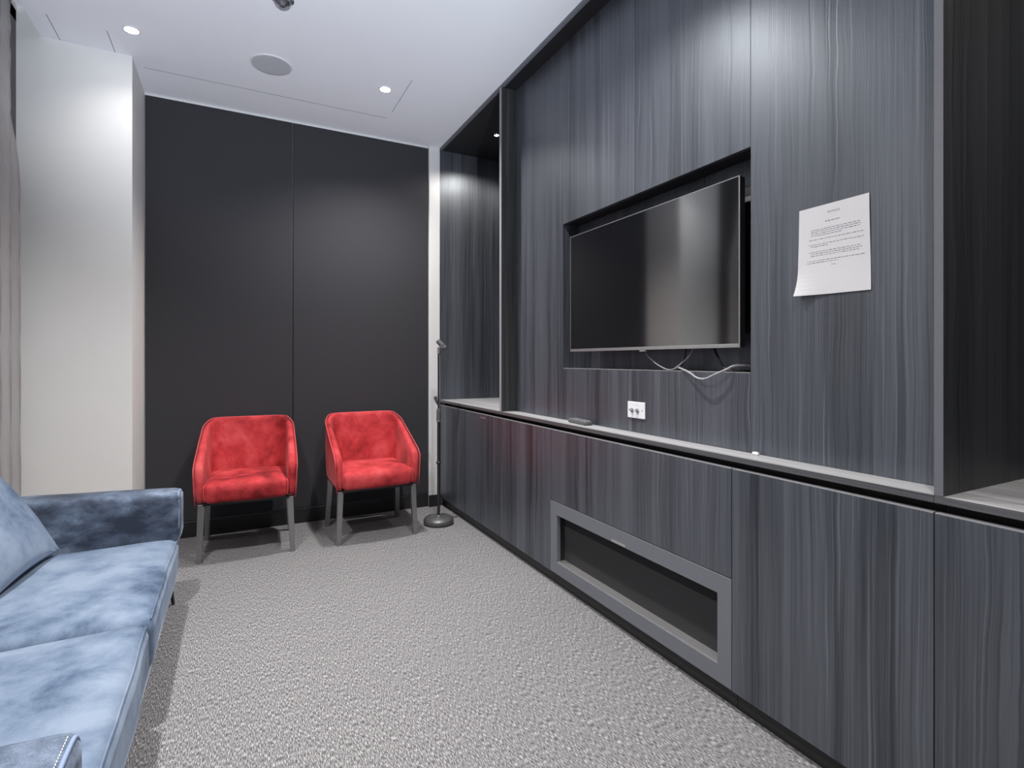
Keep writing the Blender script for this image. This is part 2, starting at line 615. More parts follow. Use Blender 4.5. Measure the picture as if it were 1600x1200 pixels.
def front(t, name, y0, y1, z0, z1, mat='wood'):
    d = add(name, bx(XF, 1.5255, y0 + GAP / 2, y1 - GAP / 2, z0, z1), mat, t, bevel=0.0008)
    return d


labs = ['charcoal base cabinet furthest away, beside the microphone stand',
        'charcoal base cabinet with a small silver tag below the far open niche',
        'plain charcoal base cabinet between the silver-tagged door and the speaker grille',
        'wide charcoal media cabinet with grey framed speaker grille under the television',
        'plain charcoal base cabinet just right of the speaker grille, below the paper notice',
        'charcoal base cabinet nearest the camera, below the near open niche']
for i in range(6):
    y1, y0 = JT[i], JT[i + 1]
    t = cabinet_shell(y0, y1, labs[i], 1.562)
    if i != 3:
        d = front(t, 'door', y0, y1, DZ0, DZ1)
        add('edge_strip', bx(XF + 0.0005, 1.525, y0 + 0.002, y1 - 0.002, DZ1 - 0.0004, DZ1 + 0.0022), 'edge', d)
        if i == 1:
            add('tag', bx(XF - 0.0022, XF, 3.300, 3.378, 0.800, 0.811), 'silver', d, label='small silver tag')
    else:
        d = front(t, 'flap_door', y0, y1, 0.4535, DZ1)
        add('edge_strip', bx(XF + 0.0005, 1.525, y0 + 0.002, y1 - 0.002, DZ1 - 0.0004, DZ1 + 0.0022), 'edge', d)
        Y0, Y1, Z0, Z1 = y0 + 0.001, y1 - 0.001, 0.072, 0.4505
        a0, a1, b0, b1 = 1.337, 2.392, 0.135, 0.383
        bm = bmesh.new()
        # one welded frame with a rectangular opening
        xs = (XF - 0.001, 1.5255)
        ring = []
        for x in xs:
            ring.append([bm.verts.new((x, y, z)) for y, z in ((Y0, Z0), (Y1, Z0), (Y1, Z1), (Y0, Z1))])
            ring.append([bm.verts.new((x, y, z)) for y, z in ((a0, b0), (a1, b0), (a1, b1), (a0, b1))])
        fo, fi, bo, bi = ring
        for k in range(4):
            k2 = (k + 1) % 4
            bm.faces.new((fo[k], fo[k2], fi[k2], fi[k]))
            bm.faces.new((bo[k], bi[k], bi[k2], bo[k2]))
            bm.faces.new((fo[k], bo[k], bo[k2], fo[k2]))
            bm.faces.new((fi[k], fi[k2], bi[k2], bi[k]))
        fr = add('grille_frame', bm, 'greymetal', t, bevel=0.0012, label='blue-grey metal grille frame')
        add('badge', bx(XF - 0.003, XF - 0.001, 1.834, 1.930, 0.386, 0.396), 'silver', fr, label='small silver badge')
        add('bottom_lip', bx(1.508, 1.5515, a0 + 0.001, a1 - 0.001, b0 + 0.0002, b0 + 0.005), 'silver', fr)
        for q in ((a0 - 0.012, a0, b0 - 0.012, b1 + 0.012), (a1, a1 + 0.012, b0 - 0.012, b1 + 0.012), (a0, a1, b0 - 0.012, b0), (a0, a1, b1, b1 + 0.012)):
            add('reveal', bx(1.5257, 1.5518, *q), 'black', t)
        add('speaker_cloth', bx(1.552, 1.561, a0 - 0.02, a1 + 0.02, b0 - 0.03, b1 + 0.03), 'mesh', t)

# worktops (two lengths meeting under the near divider)
for y0, y1, lab in ((0.682, 4.236, 'long charcoal worktop ledge running below the television'),
                    (0.06, 0.6805, 'short charcoal worktop in the near open niche')):
    w = thing('worktop', lab, 'worktop', (1.8, (y0 + y1) / 2, 0.8545), 'worktops of the wall unit')
    add('top_board', bx(XF + 0.0012, XR - 0.001, y0, y1, 0.8545, 0.873), 'wood_lit', w)
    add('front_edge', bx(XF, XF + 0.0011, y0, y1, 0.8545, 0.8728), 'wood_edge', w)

# uprights, soffit, end panel, niche backs
for y0, y1, lab in ((3.058, 3.084, 'thin charcoal upright panel left of the television wall beside the far niche'),
                    (0.662, 0.681, 'deep charcoal upright panel right of the paper notice')):
    u = thing('upright_panel', lab, 'panel', (1.8, (y0 + y1) / 2, 0.873), 'uprights of the wall unit')
    add('board', bx(XF + 0.0012, XR - 0.001, y0, y1, 0.8735, 2.944), 'wood_shaded', u)
    add('front_edge', bx(XF, XF + 0.0012, y0, y1, 0.8735, 2.944), 'edge' if y0 > 3 else 'greymetal', u)
so = thing('top_soffit', 'dark fascia and soffit running along the ceiling above the wall unit', 'soffit', (1.7, 2.1, 2.9445))
add('fascia', bx(XF, XF + 0.02, 0.06, 4.236, 2.945, ZC - 0.0005), 'greymetal', so)
add('soffit_board', bx(XF + 0.02, XR - 0.001, 0.06, 4.236, 2.945, ZC - 0.0005), 'black', so)
nf = thing('open_niche', 'spot-lit open niche of charcoal boards beside the far back wall', 'niche', (1.8, 3.65, 0.8735), 'open niches in the wall unit')
add('end_panel', bx(XF + 0.001, XR - 0.001, 4.218, 4.236, 0.8735, 2.9445), 'wood', nf)
add('back_panel', bx(2.082, XR - 0.001, 3.085, 4.217, 0.8735, 2.9445), 'wood', nf)
nn = thing('open_niche', 'open niche at the right edge, nearest the camera', 'niche', (1.8, 0.36, 0.8735), 'open niches in the wall unit')
add('back_panel', bx(2.082, XR - 0.001, 0.06, 0.661, 0.8735, 2.9445), 'wood', nn)

# TV wall panelling with the recess
NY0, NY1, NZ0, NZ1 = 1.286, 2.499, 1.156, 1.953
tw = thing('wall_panelling', 'charcoal wood panelling around the recessed television', 'panelling', (XT, 1.87, 0.8735))
for y0, y1, z0, z1 in ((NY1, 3.057, 0.8735, 2.9445), (NY0, NY1, 0.8735, NZ0), (1.9005, NY1, NZ1, 2.9445),
                       (NY0, 1.8995, NZ1, 2.9445), (0.682, NY0, 0.8735, 2.9445)):
    add('panel', bx(XT, XT + 0.019, y0 + 0.0006, y1 - 0.0006, z0, z1), 'wood', tw, bevel=0.0006)
rc = tw
NB = 1.712
add('back_board', bx(NB, NB + 0.018, NY0 - 0.018, NY1 + 0.018, NZ0 - 0.018, NZ1 + 0.018), 'wood', rc)
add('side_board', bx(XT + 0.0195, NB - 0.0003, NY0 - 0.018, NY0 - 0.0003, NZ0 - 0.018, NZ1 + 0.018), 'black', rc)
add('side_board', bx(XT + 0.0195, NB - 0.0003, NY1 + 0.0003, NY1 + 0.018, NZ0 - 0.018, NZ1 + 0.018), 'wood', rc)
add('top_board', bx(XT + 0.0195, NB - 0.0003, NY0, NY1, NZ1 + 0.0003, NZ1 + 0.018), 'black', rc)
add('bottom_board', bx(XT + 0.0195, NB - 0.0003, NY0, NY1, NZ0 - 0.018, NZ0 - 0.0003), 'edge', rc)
add('bottom_edge', bx(XT - 0.0006, XT + 0.0194, NY0 + 0.002, NY1 - 0.002, NZ0 - 0.0012, NZ0 + 0.0012), 'edge', rc)

# ------------------------------------------------------------------ television
TX = 1.600
TY0, TY1, TZ0, TZ1 = 1.322, 2.410, 1.246, 1.862
tv = thing('television', 'flat screen television with thin silver bezel in the wall recess', 'television', (TX + 0.02, 1.866, TZ0))
add('screen', bx(TX + 0.0008, TX + 0.003, TY0 + 0.0045, TY1 - 0.0035, TZ0 + 0.014, TZ1 - 0.003), 'screen', tv)
add('bezel', bx(TX, TX + 0.003, TY0, TY0 + 0.0045, TZ0, TZ1), 'silver', tv)
add('bezel', bx(TX, TX + 0.003, TY1 - 0.0035, TY1, TZ0, TZ1), 'silver', tv)
add('bezel', bx(TX, TX + 0.003, TY0 + 0.0045, TY1 - 0.0035, TZ1 - 0.003, TZ1), 'silver', tv)
bz = add('chin', bx(TX - 0.001, TX + 0.003, TY0 + 0.0045, TY1 - 0.0035, TZ0, TZ0 + 0.0138), 'silver', tv, bevel=0.001)
add('sensor_tab', bx(TX - 0.001, TX + 0.012, 1.815, 1.855, TZ0 - 0.007, TZ0), 'silver', bz)
add('housing', bx(TX + 0.0031, TX + 0.032, TY0 + 0.002, TY1 - 0.002, TZ0 + 0.001, TZ1 - 0.001), 'tvblack', tv, bevel=0.003)
add('rear_bulge', bx(TX + 0.0322, TX + 0.056, TY0 + 0.16, TY1 - 0.16, TZ0 + 0.03, TZ0 + 0.36), 'tvblack', tv, bevel=0.012)
mt = thing('television_mount', 'black wall mount with grey rail behind the television', 'bracket', (NB - 0.02, 1.866, 1.62))
add('wall_plate', bx(NB - 0.018, NB - 0.0005, 1.298, 2.30, 1.30, 1.850), 'black', mt)
add('rail', bx(NB - 0.030, NB - 0.0181, 1.300, 2.29, 1.786, 1.806), 'greymetal', mt)
for y in (1.62, 2.11):
    add('arm', bx(TX + 0.0562, NB - 0.0305, y - 0.018, y + 0.018, 1.36, 1.60), 'blackmetal', mt)

# ------------------------------------------------------------------ cables
def cable(name, pts, r, mat, label):
    P = catmull(pts, 8)
    c = add(name, tube(P, r, 8), mat, loc=P[0], smooth=True)
    return setp(c, label, 'cable', 'cables under the television')


cable('cable', [(1.640, 1.857, 1.252), (1.632, 1.845, 1.225), (1.627, 1.803, 1.200), (1.617, 1.752, 1.178), (1.612, 1.693, 1.1612), (1.612, 1.656, 1.165),
                (1.620, 1.633, 1.182), (1.630, 1.597, 1.213), (1.645, 1.584, 1.250)], 0.0022, 'cable',
      'thin grey cable hanging in a shallow loop under the television')
cable('cable', [(1.650, 1.624, 1.275), (1.645, 1.628, 1.213), (1.640, 1.643, 1.176), (1.648, 1.66, 1.1615), (1.672, 1.69, 1.1612)], 0.0042, 'cableblack',
      'short black cable dropping behind the thin grey cable loop')
cable('power_cable', [(1.66, 1.70, 1.162), (1.63, 1.657, 1.171), (1.605, 1.597, 1.1625), (1.588, 1.545, 1.150), (1.582, 1.511, 1.135), (1.578, 1.480, 1.129),
                      (1.578, 1.453, 1.132), (1.582, 1.415, 1.148), (1.592, 1.376, 1.1655), (1.61, 1.358, 1.179), (1.65, 1.350, 1.181), (1.70, 1.335, 1.179)],
      0.0042, 'cable', 'thick grey cable drooping out over the lower edge of the recess')
cable('power_cable', [(1.662, 1.490, 1.272), (1.66, 1.487, 1.24), (1.65, 1.463, 1.212), (1.64, 1.436, 1.183), (1.632, 1.409, 1.166), (1.64, 1.386, 1.1605),
                      (1.66, 1.36, 1.1605), (1.70, 1.335, 1.1605)], 0.0045, 'cableblack',
      'black cable running down to the lower right corner of the recess')

# ------------------------------------------------------------------ wall plate
wp = thing('wall_plate', 'white wall plate with two connectors below the television', 'wall plate', (XT, 1.8865, 0.938))
add('plate', bx(XT - 0.006, XT - 0.0002, 1.828, 1.945, 0.938, 1.012), 'plastic', wp, bevel=0.003, seg=3)
for y in (1.9105, 1.875):
    bm = bmesh.new()
    for k, (r, x0, x1) in enumerate(((0.0095, 0.006, 0.011), (0.0062, 0.011, 0.017))):
        pr = [(0, 0), (r, 0), (r, x1 - x0), (0, x1 - x0)]
        tmp = lathe(0, 0, pr, 16)
        for v in tmp.verts:
            v.co = Vector((XT - x0 - v.co.z, y + v.co.x, 0.974 + v.co.y))
        me = bpy.data.meshes.new('t')
        tmp.to_mesh(me)
        tmp.free()
        bm.from_mesh(me)
        bpy.data.meshes.remove(me)
    add('connector', bm, 'button', wp)
for y in (1.932, 1.845):
    tmp = lathe(0, 0, [(0, 0), (0.003, 0), (0.0028, 0.0012), (0, 0.0014)], 12)
    for v in tmp.verts:
        v.co = Vector((XT - 0.006 - v.co.z, y + v.co.x, 0.976 + v.co.y))
    add('screw', tmp, 'button', wp)
for y in (1.914, 1.879):
    add('port_marker', bx(XT - 0.0068, XT - 0.006, y - 0.006, y + 0.006, 0.999, 1.003), 'trimwhite', wp)

# ------------------------------------------------------------------ remote, crumb
rm = thing('remote_control', 'grey remote control lying on the worktop ledge', 'remote', (1.583, 2.29, 0.873))
rot = Matrix.Rotation(math.radians(-4), 4, 'Z')


def rloc(bm):
    for v in bm.verts:
        v.co = rot @ v.co + Vector((1.577, 2.285, 0.873))
    return bm


add('body', rloc(soft_box(-0.024, 0.024, -0.088, 0.088, 0.0, 0.021, 0.008, 0.002, 8, 16, 4)), 'darkplastic', rm, smooth=True)
for j in range(7):
    for i in range(3):
        bx_ = lathe(-0.013 + 0.013 * i, -0.066 + 0.021 * j, [(0, 0.0205), (0.0045, 0.0205), (0.0042, 0.0238), (0, 0.0242)], 10)
        add('button', rloc(bx_), 'button', rm)
cr = soft_box(1.588, 1.600, 1.240, 1.262, 0.8732, 0.884, 0.003, 0, 4, 4, 3, 0.002, 90)
setp(add('adhesive_clip', cr, 'plastic', loc=(1.594, 1.251, 0.8732)), 'tiny white scrap on the worktop ledge below the television', 'clip')

# ------------------------------------------------------------------ paper notice
pn = thing('paper_notice', 'white printed paper sheet taped to the charcoal wall panelling', 'notice', (XT, 0.995, 1.40))


def pap(s, t):
    """s 0..1 from far edge to near edge, t 0..1 from bottom to top"""
    top = Vector((0, 1.101, 1.679)).lerp(Vector((0, 0.888, 1.680)), s)
    bot = Vector((0, 1.107, 1.405)).lerp(Vector((0, 0.883, 1.402)), s)
    p = bot.lerp(top, t)
    curl = 0.022 * max(0, 1 - s * 2.2) ** 2 * max(0, 1 - t * 3.2) ** 2
    wave = 0.0012 * math.sin(t * 6 + s * 3) * (1 - t) + 0.0014
    p.x = XT - 0.0012 - curl - max(0, wave)
    return p


bm = bmesh.new()
NS, NT = 16, 20
g_ = [[bm.verts.new(pap(i / NS, j / NT)) for i in range(NS + 1)] for j in range(NT + 1)]
k_ = [[bm.verts.new(pap(i / NS, j / NT) + Vector((0.0003, 0, 0))) for i in range(NS + 1)] for j in range(NT + 1)]
for j in range(NT):
    for i in range(NS):
        bm.faces.new((g_[j][i], g_[j][i + 1], g_[j + 1][i + 1], g_[j + 1][i]))
        bm.faces.new((k_[j][i], k_[j + 1][i], k_[j + 1][i + 1], k_[j][i + 1]))
for i in range(NS):
    bm.faces.new((g_[0][i], k_[0][i], k_[0][i + 1], g_[0][i + 1]))
    bm.faces.new((g_[NT][i], g_[NT][i + 1], k_[NT][i + 1], k_[NT][i]))
for j in range(NT):
    bm.faces.new((g_[j][0], g_[j + 1][0], k_[j + 1][0], k_[j][0]))
    bm.faces.new((g_[j][NS], k_[j][NS], k_[j + 1][NS], g_[j + 1][NS]))
sheet = add('sheet', bm, 'paper', pn)
# print: rows of word marks (the photo shows them only as lines), the heading as letters
bm = bmesh.new()


def mark(s0, s1, t, h):
    off = Vector((-0.0004, 0, 0))
    n = max(1, int((s1 - s0) * 20))
    for k in range(n):
        a, b = s0 + (s1 - s0) * k / n, s0 + (s1 - s0) * (k + 1) / n
        vs = [bm.verts.new(pap(q, w) + off) for q, w in ((a, t - h), (b, t - h), (b, t + h), (a, t + h))]
        bm.faces.new(vs)


rnd = random.Random(3)


def row(s0, s1, t, h=0.0026):
    s = s0
    while s < s1 - 0.012:
        w = rnd.uniform(0.018, 0.06)
        mark(s, min(s + w, s1), t, h * rnd.uniform(0.8, 1.15))
        s += w + 0.012


row(0.40, 0.62, 0.812, 0.0042)
for s0, s1, t in ((0.19, 0.89, 0.735), (0.19, 0.89, 0.713), (0.19, 0.89, 0.691), (0.19, 0.64, 0.669), (0.16, 0.92, 0.625), (0.16, 0.93, 0.570),
                  (0.19, 0.44, 0.548), (0.16, 0.90, 0.486), (0.19, 0.90, 0.464), (0.19, 0.86, 0.442), (0.14, 0.93, 0.385), (0.14, 0.58, 0.363), (0.49, 0.56, 0.322)):
    row(s0, s1, t)
add('print_lines', bm, 'ink', sheet)
cv = bpy.data.curves.new('heading', 'FONT')
cv.body = 'PANDA'
cv.size = 0.0085
cv.space_character = 1.5
cv.align_x = 'CENTER'
tob = bpy.data.objects.new('tmp_heading', cv)
COL.objects.link(tob)
dg = bpy.context.evaluated_depsgraph_get()
dg.update()
me = bpy.data.meshes.new_from_object(tob.evaluated_get(dg))
bm = bmesh.new()
bm.from_mesh(me)
bpy.data.objects.remove(tob, do_unlink=True)
bpy.data.curves.remove(cv)
bpy.data.meshes.remove(me)
for v in bm.verts:
    y = 0.990 - v.co.x
    v.co = Vector((pap(0.52, 0.9).x - 0.0004, y, 1.6515 + v.co.y))
add('heading', bm, 'ink', sheet)


# ================================================================== armchairs
def make_chair(name, label):
    t = thing(name, label, 'chair', (0, 0, 0), 'red velvet armchairs')
    # plan path of the shell's outer face, from the left arm's front round the back to the right arm's front
    W, F, Bk, R = 0.272, -0.265, 0.265, 0.145
    path = []
    n1, n2, n3 = 8, 9, 8
    for i in range(n1):
        path.append((-W, F + (Bk - R - F) * i / n1))
    for i in range(n2):
        a = PI - (PI / 2) * i / n2
        path.append((-W + R + R * math.cos(a), Bk - R + R * math.sin(a)))
    for i in range(n3):
        path.append((-W + R + (2 * W - 2 * R) * i / n3, Bk))
    for i in range(n2):
        a = PI / 2 - (PI / 2) * i / n2
        path.append((W - R + R * math.cos(a), Bk - R + R * math.sin(a)))
    for i in range(n1 + 1):
        path.append((W, Bk - R + (F - Bk + R) * i / n1))
    N = len(path)
    bm = bmesh.new()
    rings, topc, outb = [], [], []
    TH = 0.034
    acc = [0.0]
    for p, q in zip(path, path[1:]):
        acc.append(acc[-1] + math.hypot(q[0] - p[0], q[1] - p[1]))
    half = acc[-1] / 2
    for i, (x, y) in enumerate(path):
        a, b = path[max(i - 1, 0)], path[min(i + 1, N - 1)]
        d = Vector((b[0] - a[0], b[1] - a[1], 0)).normalized()
        nrm = Vector((-d.y, d.x, 0))           # outward
        s = (y - F) / (Bk - F)                 # 0 front .. 1 back
        arc = abs(acc[i] - half)
        tt = max(0.0, min(1.0, (half - arc) / (half - 0.245)))
        top = 0.572 + 0.240 * tt - 0.006 * math.sin(PI * tt)
        if s < 0.06:
            top -= 0.016 * (1 - s / 0.06) ** 2
        bot = 0.345
        lean = 0.05 * s
        zs = [bot, bot + 0.08, bot + (top - bot) * 0.5, top - 0.05, top - 0.012]
        out = []
        for z in zs:
            k = (z - bot) / 0.46
            o = nrm * (0.010 * math.sin(min(1, k) * PI)) + Vector((0, lean * k, 0))
            out.append(Vector((x, y, z)) + o)
        k = (top - bot) / 0.46
        tp = Vector((x, y, top)) + Vector((0, lean * k, 0)) - nrm * TH * 0.5
        inn = []
        for z in zs[::-1]:
            k = (z - bot) / 0.46
            th = TH * (1.0 + 0.35 * (1 - min(1, k)))
            inn.append(Vector((x, y, z)) + Vector((0, lean * k, 0)) - nrm * th)
        loop = out + [tp] + inn
        rings.append([bm.verts.new(p) for p in loop])
        topc.append(out[-1] + Vector((0, 0, 0.006)) + nrm * 0.001)
        outb.append(out)
    L = len(rings[0])
    for A, B in zip(rings, rings[1:]):
        for k in range(L):
            k2 = (k + 1) % L
            bm.faces.new((A[k], A[k2], B[k2], B[k]))
    bm.faces.new(rings[0][::-1])
    bm.faces.new(rings[-1])
    shell = add('back_shell', bm, 'red', t, smooth=True, subsurf=1)
    pl = [p + Vector((0, -0.002, 0)) for p in outb[0][:-1]] + topc + [p + Vector((0, -0.002, 0)) for p in outb[-1][:-1][::-1]]
    add('piping', tube(pl, 0.0042, 6), 'redpipe', shell, smooth=True)
    # seat with bowed front
    sb = soft_box(-0.238, 0.238, -0.275, 0.20, 0.352, 0.462, 0.035, 0.020, 22, 22, 8, 0.004, 9.0, 2.0)
    for v in sb.verts:
        if v.co.y < -0.05:
            v.co.y -= 0.020 * (1 - (v.co.x / 0.232) ** 2) * (-(v.co.y) / 0.275)
    seat = add('seat', sb, 'red', t, smooth=True)
    pp = [(-0.226, -0.272, 0.365), (-0.228, -0.275, 0.44), (-0.222, -0.262, 0.463)]
    for sgn in (1, -1):
        add('piping', tube([(p[0] * sgn, p[1], p[2]) for p in catmull(pp, 4)], 0.0035, 6), 'redpipe', seat, smooth=True)
    fr = bx(-0.235, 0.235, -0.245, 0.215, 0.336, 0.3515)
    add('under_frame', fr, 'blackmetal', t)
    for sx in (-1, 1):
        for (ty, by) in ((-0.222, -0.232), (0.175, 0.222)):
            tx, bxx = 0.243 * sx, 0.257 * sx
            a, b2 = 0.0185, 0.0150
            lb = bmesh.new()
            vt = [lb.verts.new((tx + a * p, ty + a * q, 0.345)) for p, q in ((-1, -1), (1, -1), (1, 1), (-1, 1))]
            vb = [lb.verts.new((bxx + b2 * p, by + b2 * q, 0.0)) for p, q in ((-1, -1), (1, -1), (1, 1), (-1, 1))]
            lb.faces.new(vt)
            lb.faces.new(vb[::-1])
            for k in range(4):
                lb.faces.new((vt[k], vb[k], vb[(k + 1) % 4], vt[(k + 1) % 4]))
            add('leg', lb, 'leg', t, bevel=0.002)
    return t


def copy_tree(o, parent=None):
    c = o.copy()
    COL.objects.link(c)
    c.parent = parent
    for ch in list(o.children):
        copy_tree(ch, c)
    return c


chair = make_chair('armchair', 'red velvet armchair beside the microphone stand')
chair2 = copy_tree(chair)
chair.location = (0.848, 3.835, 0)
chair.rotation_euler = (0, 0, math.radians(0.5))
chair2.location = (0.075, 3.875, 0)
chair2.rotation_euler = (0, 0, math.radians(-3))
chair2['label'] = 'red velvet armchair nearer the blue sofa'

# ================================================================== microphone stand
mx_, my_ = 1.325, 3.735
ms = thing('microphone_stand', 'black straight microphone stand with round base in the far corner', 'microphone stand', (mx_, my_, 0))
prof = [(0, 0.0), (0.094, 0.0), (0.106, 0.008), (0.111, 0.022), (0.108, 0.036), (0.098, 0.048), (0.084, 0.055), (0.072, 0.057), (0.070, 0.0535), (0.062, 0.0535),
        (0.060, 0.0575), (0.050, 0.058), (0.048, 0.0545), (0.041, 0.0545), (0.039, 0.0585), (0.029, 0.059), (0.027, 0.0555), (0.022, 0.0555), (0.019, 0.062), (0.013, 0.066), (0, 0.066)]
add('base', lathe(mx_, my_, prof, 48), 'castiron', ms, smooth=False, label='round grey cast base')
add('lower_pole', lathe(mx_, my_, [(0, 0.05), (0.0105, 0.05), (0.0105, 0.80), (0, 0.80)], 16), 'standmetal', ms, smooth=False)
add('clutch', lathe(mx_, my_, [(0, 0.745), (0.013, 0.745), (0.0165, 0.755), (0.0155, 0.83), (0.012, 0.845), (0, 0.845)], 18), 'darkplastic', ms)
add('clutch_ring', lathe(mx_, my_, [(0.0158, 0.752), (0.0178, 0.752), (0.0178, 0.758), (0.0158, 0.758)], 18), 'silver', ms)
add('upper_pole', lathe(mx_, my_, [(0, 0.80), (0.007, 0.80), (0.007, 1.25), (0, 1.25)], 14), 'standmetal', ms)
add('collar', lathe(mx_, my_, [(0, 0.438), (0.014, 0.438), (0.0175, 0.444), (0.0175, 0.452), (0.014, 0.458), (0, 0.458)], 16), 'standmetal', ms)
ck = tube([(mx_ - 0.008, my_, 0.875), (mx_ - 0.020, my_ - 0.004, 0.905), (mx_ - 0.028, my_ - 0.006, 0.935)], [0.005, 0.009, 0.013], 10)
add('cable_clip', ck, 'darkplastic', ms)
add('thread', lathe(mx_, my_, [(0, 1.25), (0.010, 1.25), (0.010, 1.272), (0, 1.272)], 14), 'silver', ms)
sw = bx(mx_ - 0.006, mx_ + 0.010, my_ - 0.010, my_ + 0.010, 1.272, 1.298)
add('swivel', sw, 'silver', ms, bevel=0.003)
d0, d1 = Vector((mx_ + 0.045, my_ - 0.02, 1.285)), Vector((mx_ - 0.005, my_ + 0.008, 1.345))
dv = (d1 - d0)
cl = tube([d0 + dv * q for q in (0.0, 0.06, 0.5, 0.94, 1.0)], [0.017, 0.0195, 0.0195, 0.017, 0.0165], 14)
mc = add('microphone_clip', cl, 'darkplastic', ms, smooth=False)
add('clip_label', bx(mx_ + 0.004, mx_ + 0.034, my_ - 0.030, my_ - 0.026, 1.290, 1.318), 'silver', mc)

# ================================================================== sofa
SX1, SX0 = -0.238, -0.935
sf = thing('sofa', 'light blue velvet two-seat sofa with slim black legs along the curtain', 'sofa', (-0.58, 2.06, 0))
add('base_frame', soft_box(SX0, SX1 - 0.022, 1.17, 2.94, 0.118, 0.200, 0.018, 0, 14, 26, 5), 'bluearm', sf, smooth=True)
bk = add('backrest', soft_box(SX0, -0.875, 1.03, 3.09, 0.14, 0.60, 0.028, 0.006, 8, 30, 12, 0.003, 5.0), 'bluearm', sf, smooth=True)


def arm(y0, y1, name):
    bm = soft_box(SX0, SX1 + 0.010, y0, y1, 0.135, 0.578, 0.032, 0.004, 26, 8, 16, 0.003, 6.0)
    for v in bm.verts:
        k = (v.co.x - SX0) / (SX1 - SX0)
        if v.co.z > 0.3:
            v.co.z += 0.022 * (1 - k) - 0.004 * k
        if v.co.z < 0.37 and v.co.x > -0.5:
            v.co.x -= 0.045 * min(1.0, (0.37 - v.co.z) / 0.12) * (v.co.x + 0.5) / 0.26
    a = add(name, bm, 'bluearm', sf, smooth=True)
    fx = SX1 + 0.009
    for yy, inner in ((y0 + 0.012, 0), (y1 - 0.012, 1)):
        pts = [(fx - 0.050, yy, 0.27), (fx - 0.012, yy, 0.40), (fx - 0.010, yy, 0.545)]
        add('piping', tube(catmull(pts, 4), 0.0042, 6), 'bluepipe', a, smooth=True)
    yc0, yc1 = y0 + 0.012, y1 - 0.012
    tz = 0.567
    pts = [(fx - 0.010, yc0, 0.545), (fx - 0.011, yc0 + 0.012, tz - 0.004), (fx - 0.012, yc0 + 0.04, tz),
           (fx - 0.012, yc1 - 0.04, tz), (fx - 0.011, yc1 - 0.012, tz - 0.004), (fx - 0.010, yc1, 0.545)]
    add('piping', tube(catmull(pts, 5), 0.0042, 6), 'bluepipe', a, smooth=True)
    return a


a_far = arm(2.945, 3.115, 'armrest')
a_near = arm(0.995, 1.165, 'armrest')
# white top-stitching along the near arm's piping
for k in range(13):
    y = 1.035 + k * 0.0075
    add('stitch', bx(SX1 - 0.0105, SX1 - 0.0093, y, y + 0.0045, 0.5725, 0.5742), 'stitch', a_near)
for (y0, y1, sd) in ((2.062, 2.952, 1.0), (1.160, 2.050, 9.0)):
    cs = soft_box(-0.83, SX1, y0, y1, 0.185, 0.368, 0.042, 0.020, 30, 38, 12, 0.006, 4.5, sd)
    c = add('seat_cushion', cs, 'blue', sf, smooth=True)
    xx = SX1 - 0.010
    pts = []
    for k in range(25):
        q = k / 24
        y = y0 + 0.03 + (y1 - y0 - 0.06) * q
        nv = noise.noise_vector(Vector(((xx) * 4.5 + sd, y * 4.5 + sd, 0.35 * 4.5)))
        pts.append((xx + nv.x * 0.006, y + nv.y * 0.006, 0.3595 + nv.z * 0.006))
    add('piping', tube(pts, 0.0026, 6), 'blue', c, smooth=True)
for y in (1.06, 3.06):
    for x, xb in ((-0.285, -0.272), (-0.88, -0.895)):
        add('leg', tube([(x, y + (0.03 if y > 2 else -0.03) * 0, 0.14), (xb, y + (0.04 if y > 2 else -0.04), 0.0)], [0.012, 0.007], 10), 'blackmetal', sf, smooth=False)

# loose back cushion
bm = bmesh.new()
NU, NV = 26, 26
Lw, Lh, Th = 0.30, 0.222, 0.072
loc0 = Vector((-0.695, 2.605, 0.394))
ex = Vector((0.10, 0.995, 0)).normalized()
ang = math.radians(31)
ez = Vector((-math.sin(ang), 0, math.cos(ang)))
en = ex.cross(ez).normalized()
if en.x < 0:
    en = -en
gridf, gridb = {}, {}
for i in range(NU + 1):
    for j in range(NV + 1):
        u = -math.cos(PI * i / NU)
        v = -math.cos(PI * j / NV)
        pin = 1 - 0.07 * (1 - abs(u) ** 2) * abs(v) ** 3 - 0.07 * (1 - abs(v) ** 2) * abs(u) ** 3
        th = Th * max(0.0, (1 - abs(u) ** 2.6)) ** 0.55 * max(0.0, (1 - abs(v) ** 2.6)) ** 0.55
        crease = 0.006 * math.sin(9 * math.atan2(v + 1.02, 1.02 - u)) * math.exp(-2.2 * math.hypot(u - 1, v + 1))
        uu = u * (1 - 0.06 * (1 - abs(v) ** 3) * 0 - (1 - pin))
        vv = v * pin
        basep = loc0 + ex * (uu * Lw) + ez * ((vv + 1) * Lh)
        e = th + crease * (1 if th > 0.003 else 0)
        gridf[i, j] = bm.verts.new(basep + en * max(0.0, e))
        if 0 < i < NU and 0 < j < NV:
            gridb[i, j] = bm.verts.new(basep - en * th * 0.45)
        else:
            gridb[i, j] = gridf[i, j]
for i in range(NU):
    for j in range(NV):
        bm.faces.new((gridf[i, j], gridf[i + 1, j], gridf[i + 1, j + 1], gridf[i, j + 1]))
        q = [gridb[i, j], gridb[i, j + 1], gridb[i + 1, j + 1], gridb[i + 1, j]]
        try:
            bm.faces.new(q)
        except ValueError:
            pass
pil = add('cushion', bm, 'blue', loc=loc0, smooth=True)
setp(pil, 'loose blue velvet cushion leaning at the far end of the sofa', 'cushion')

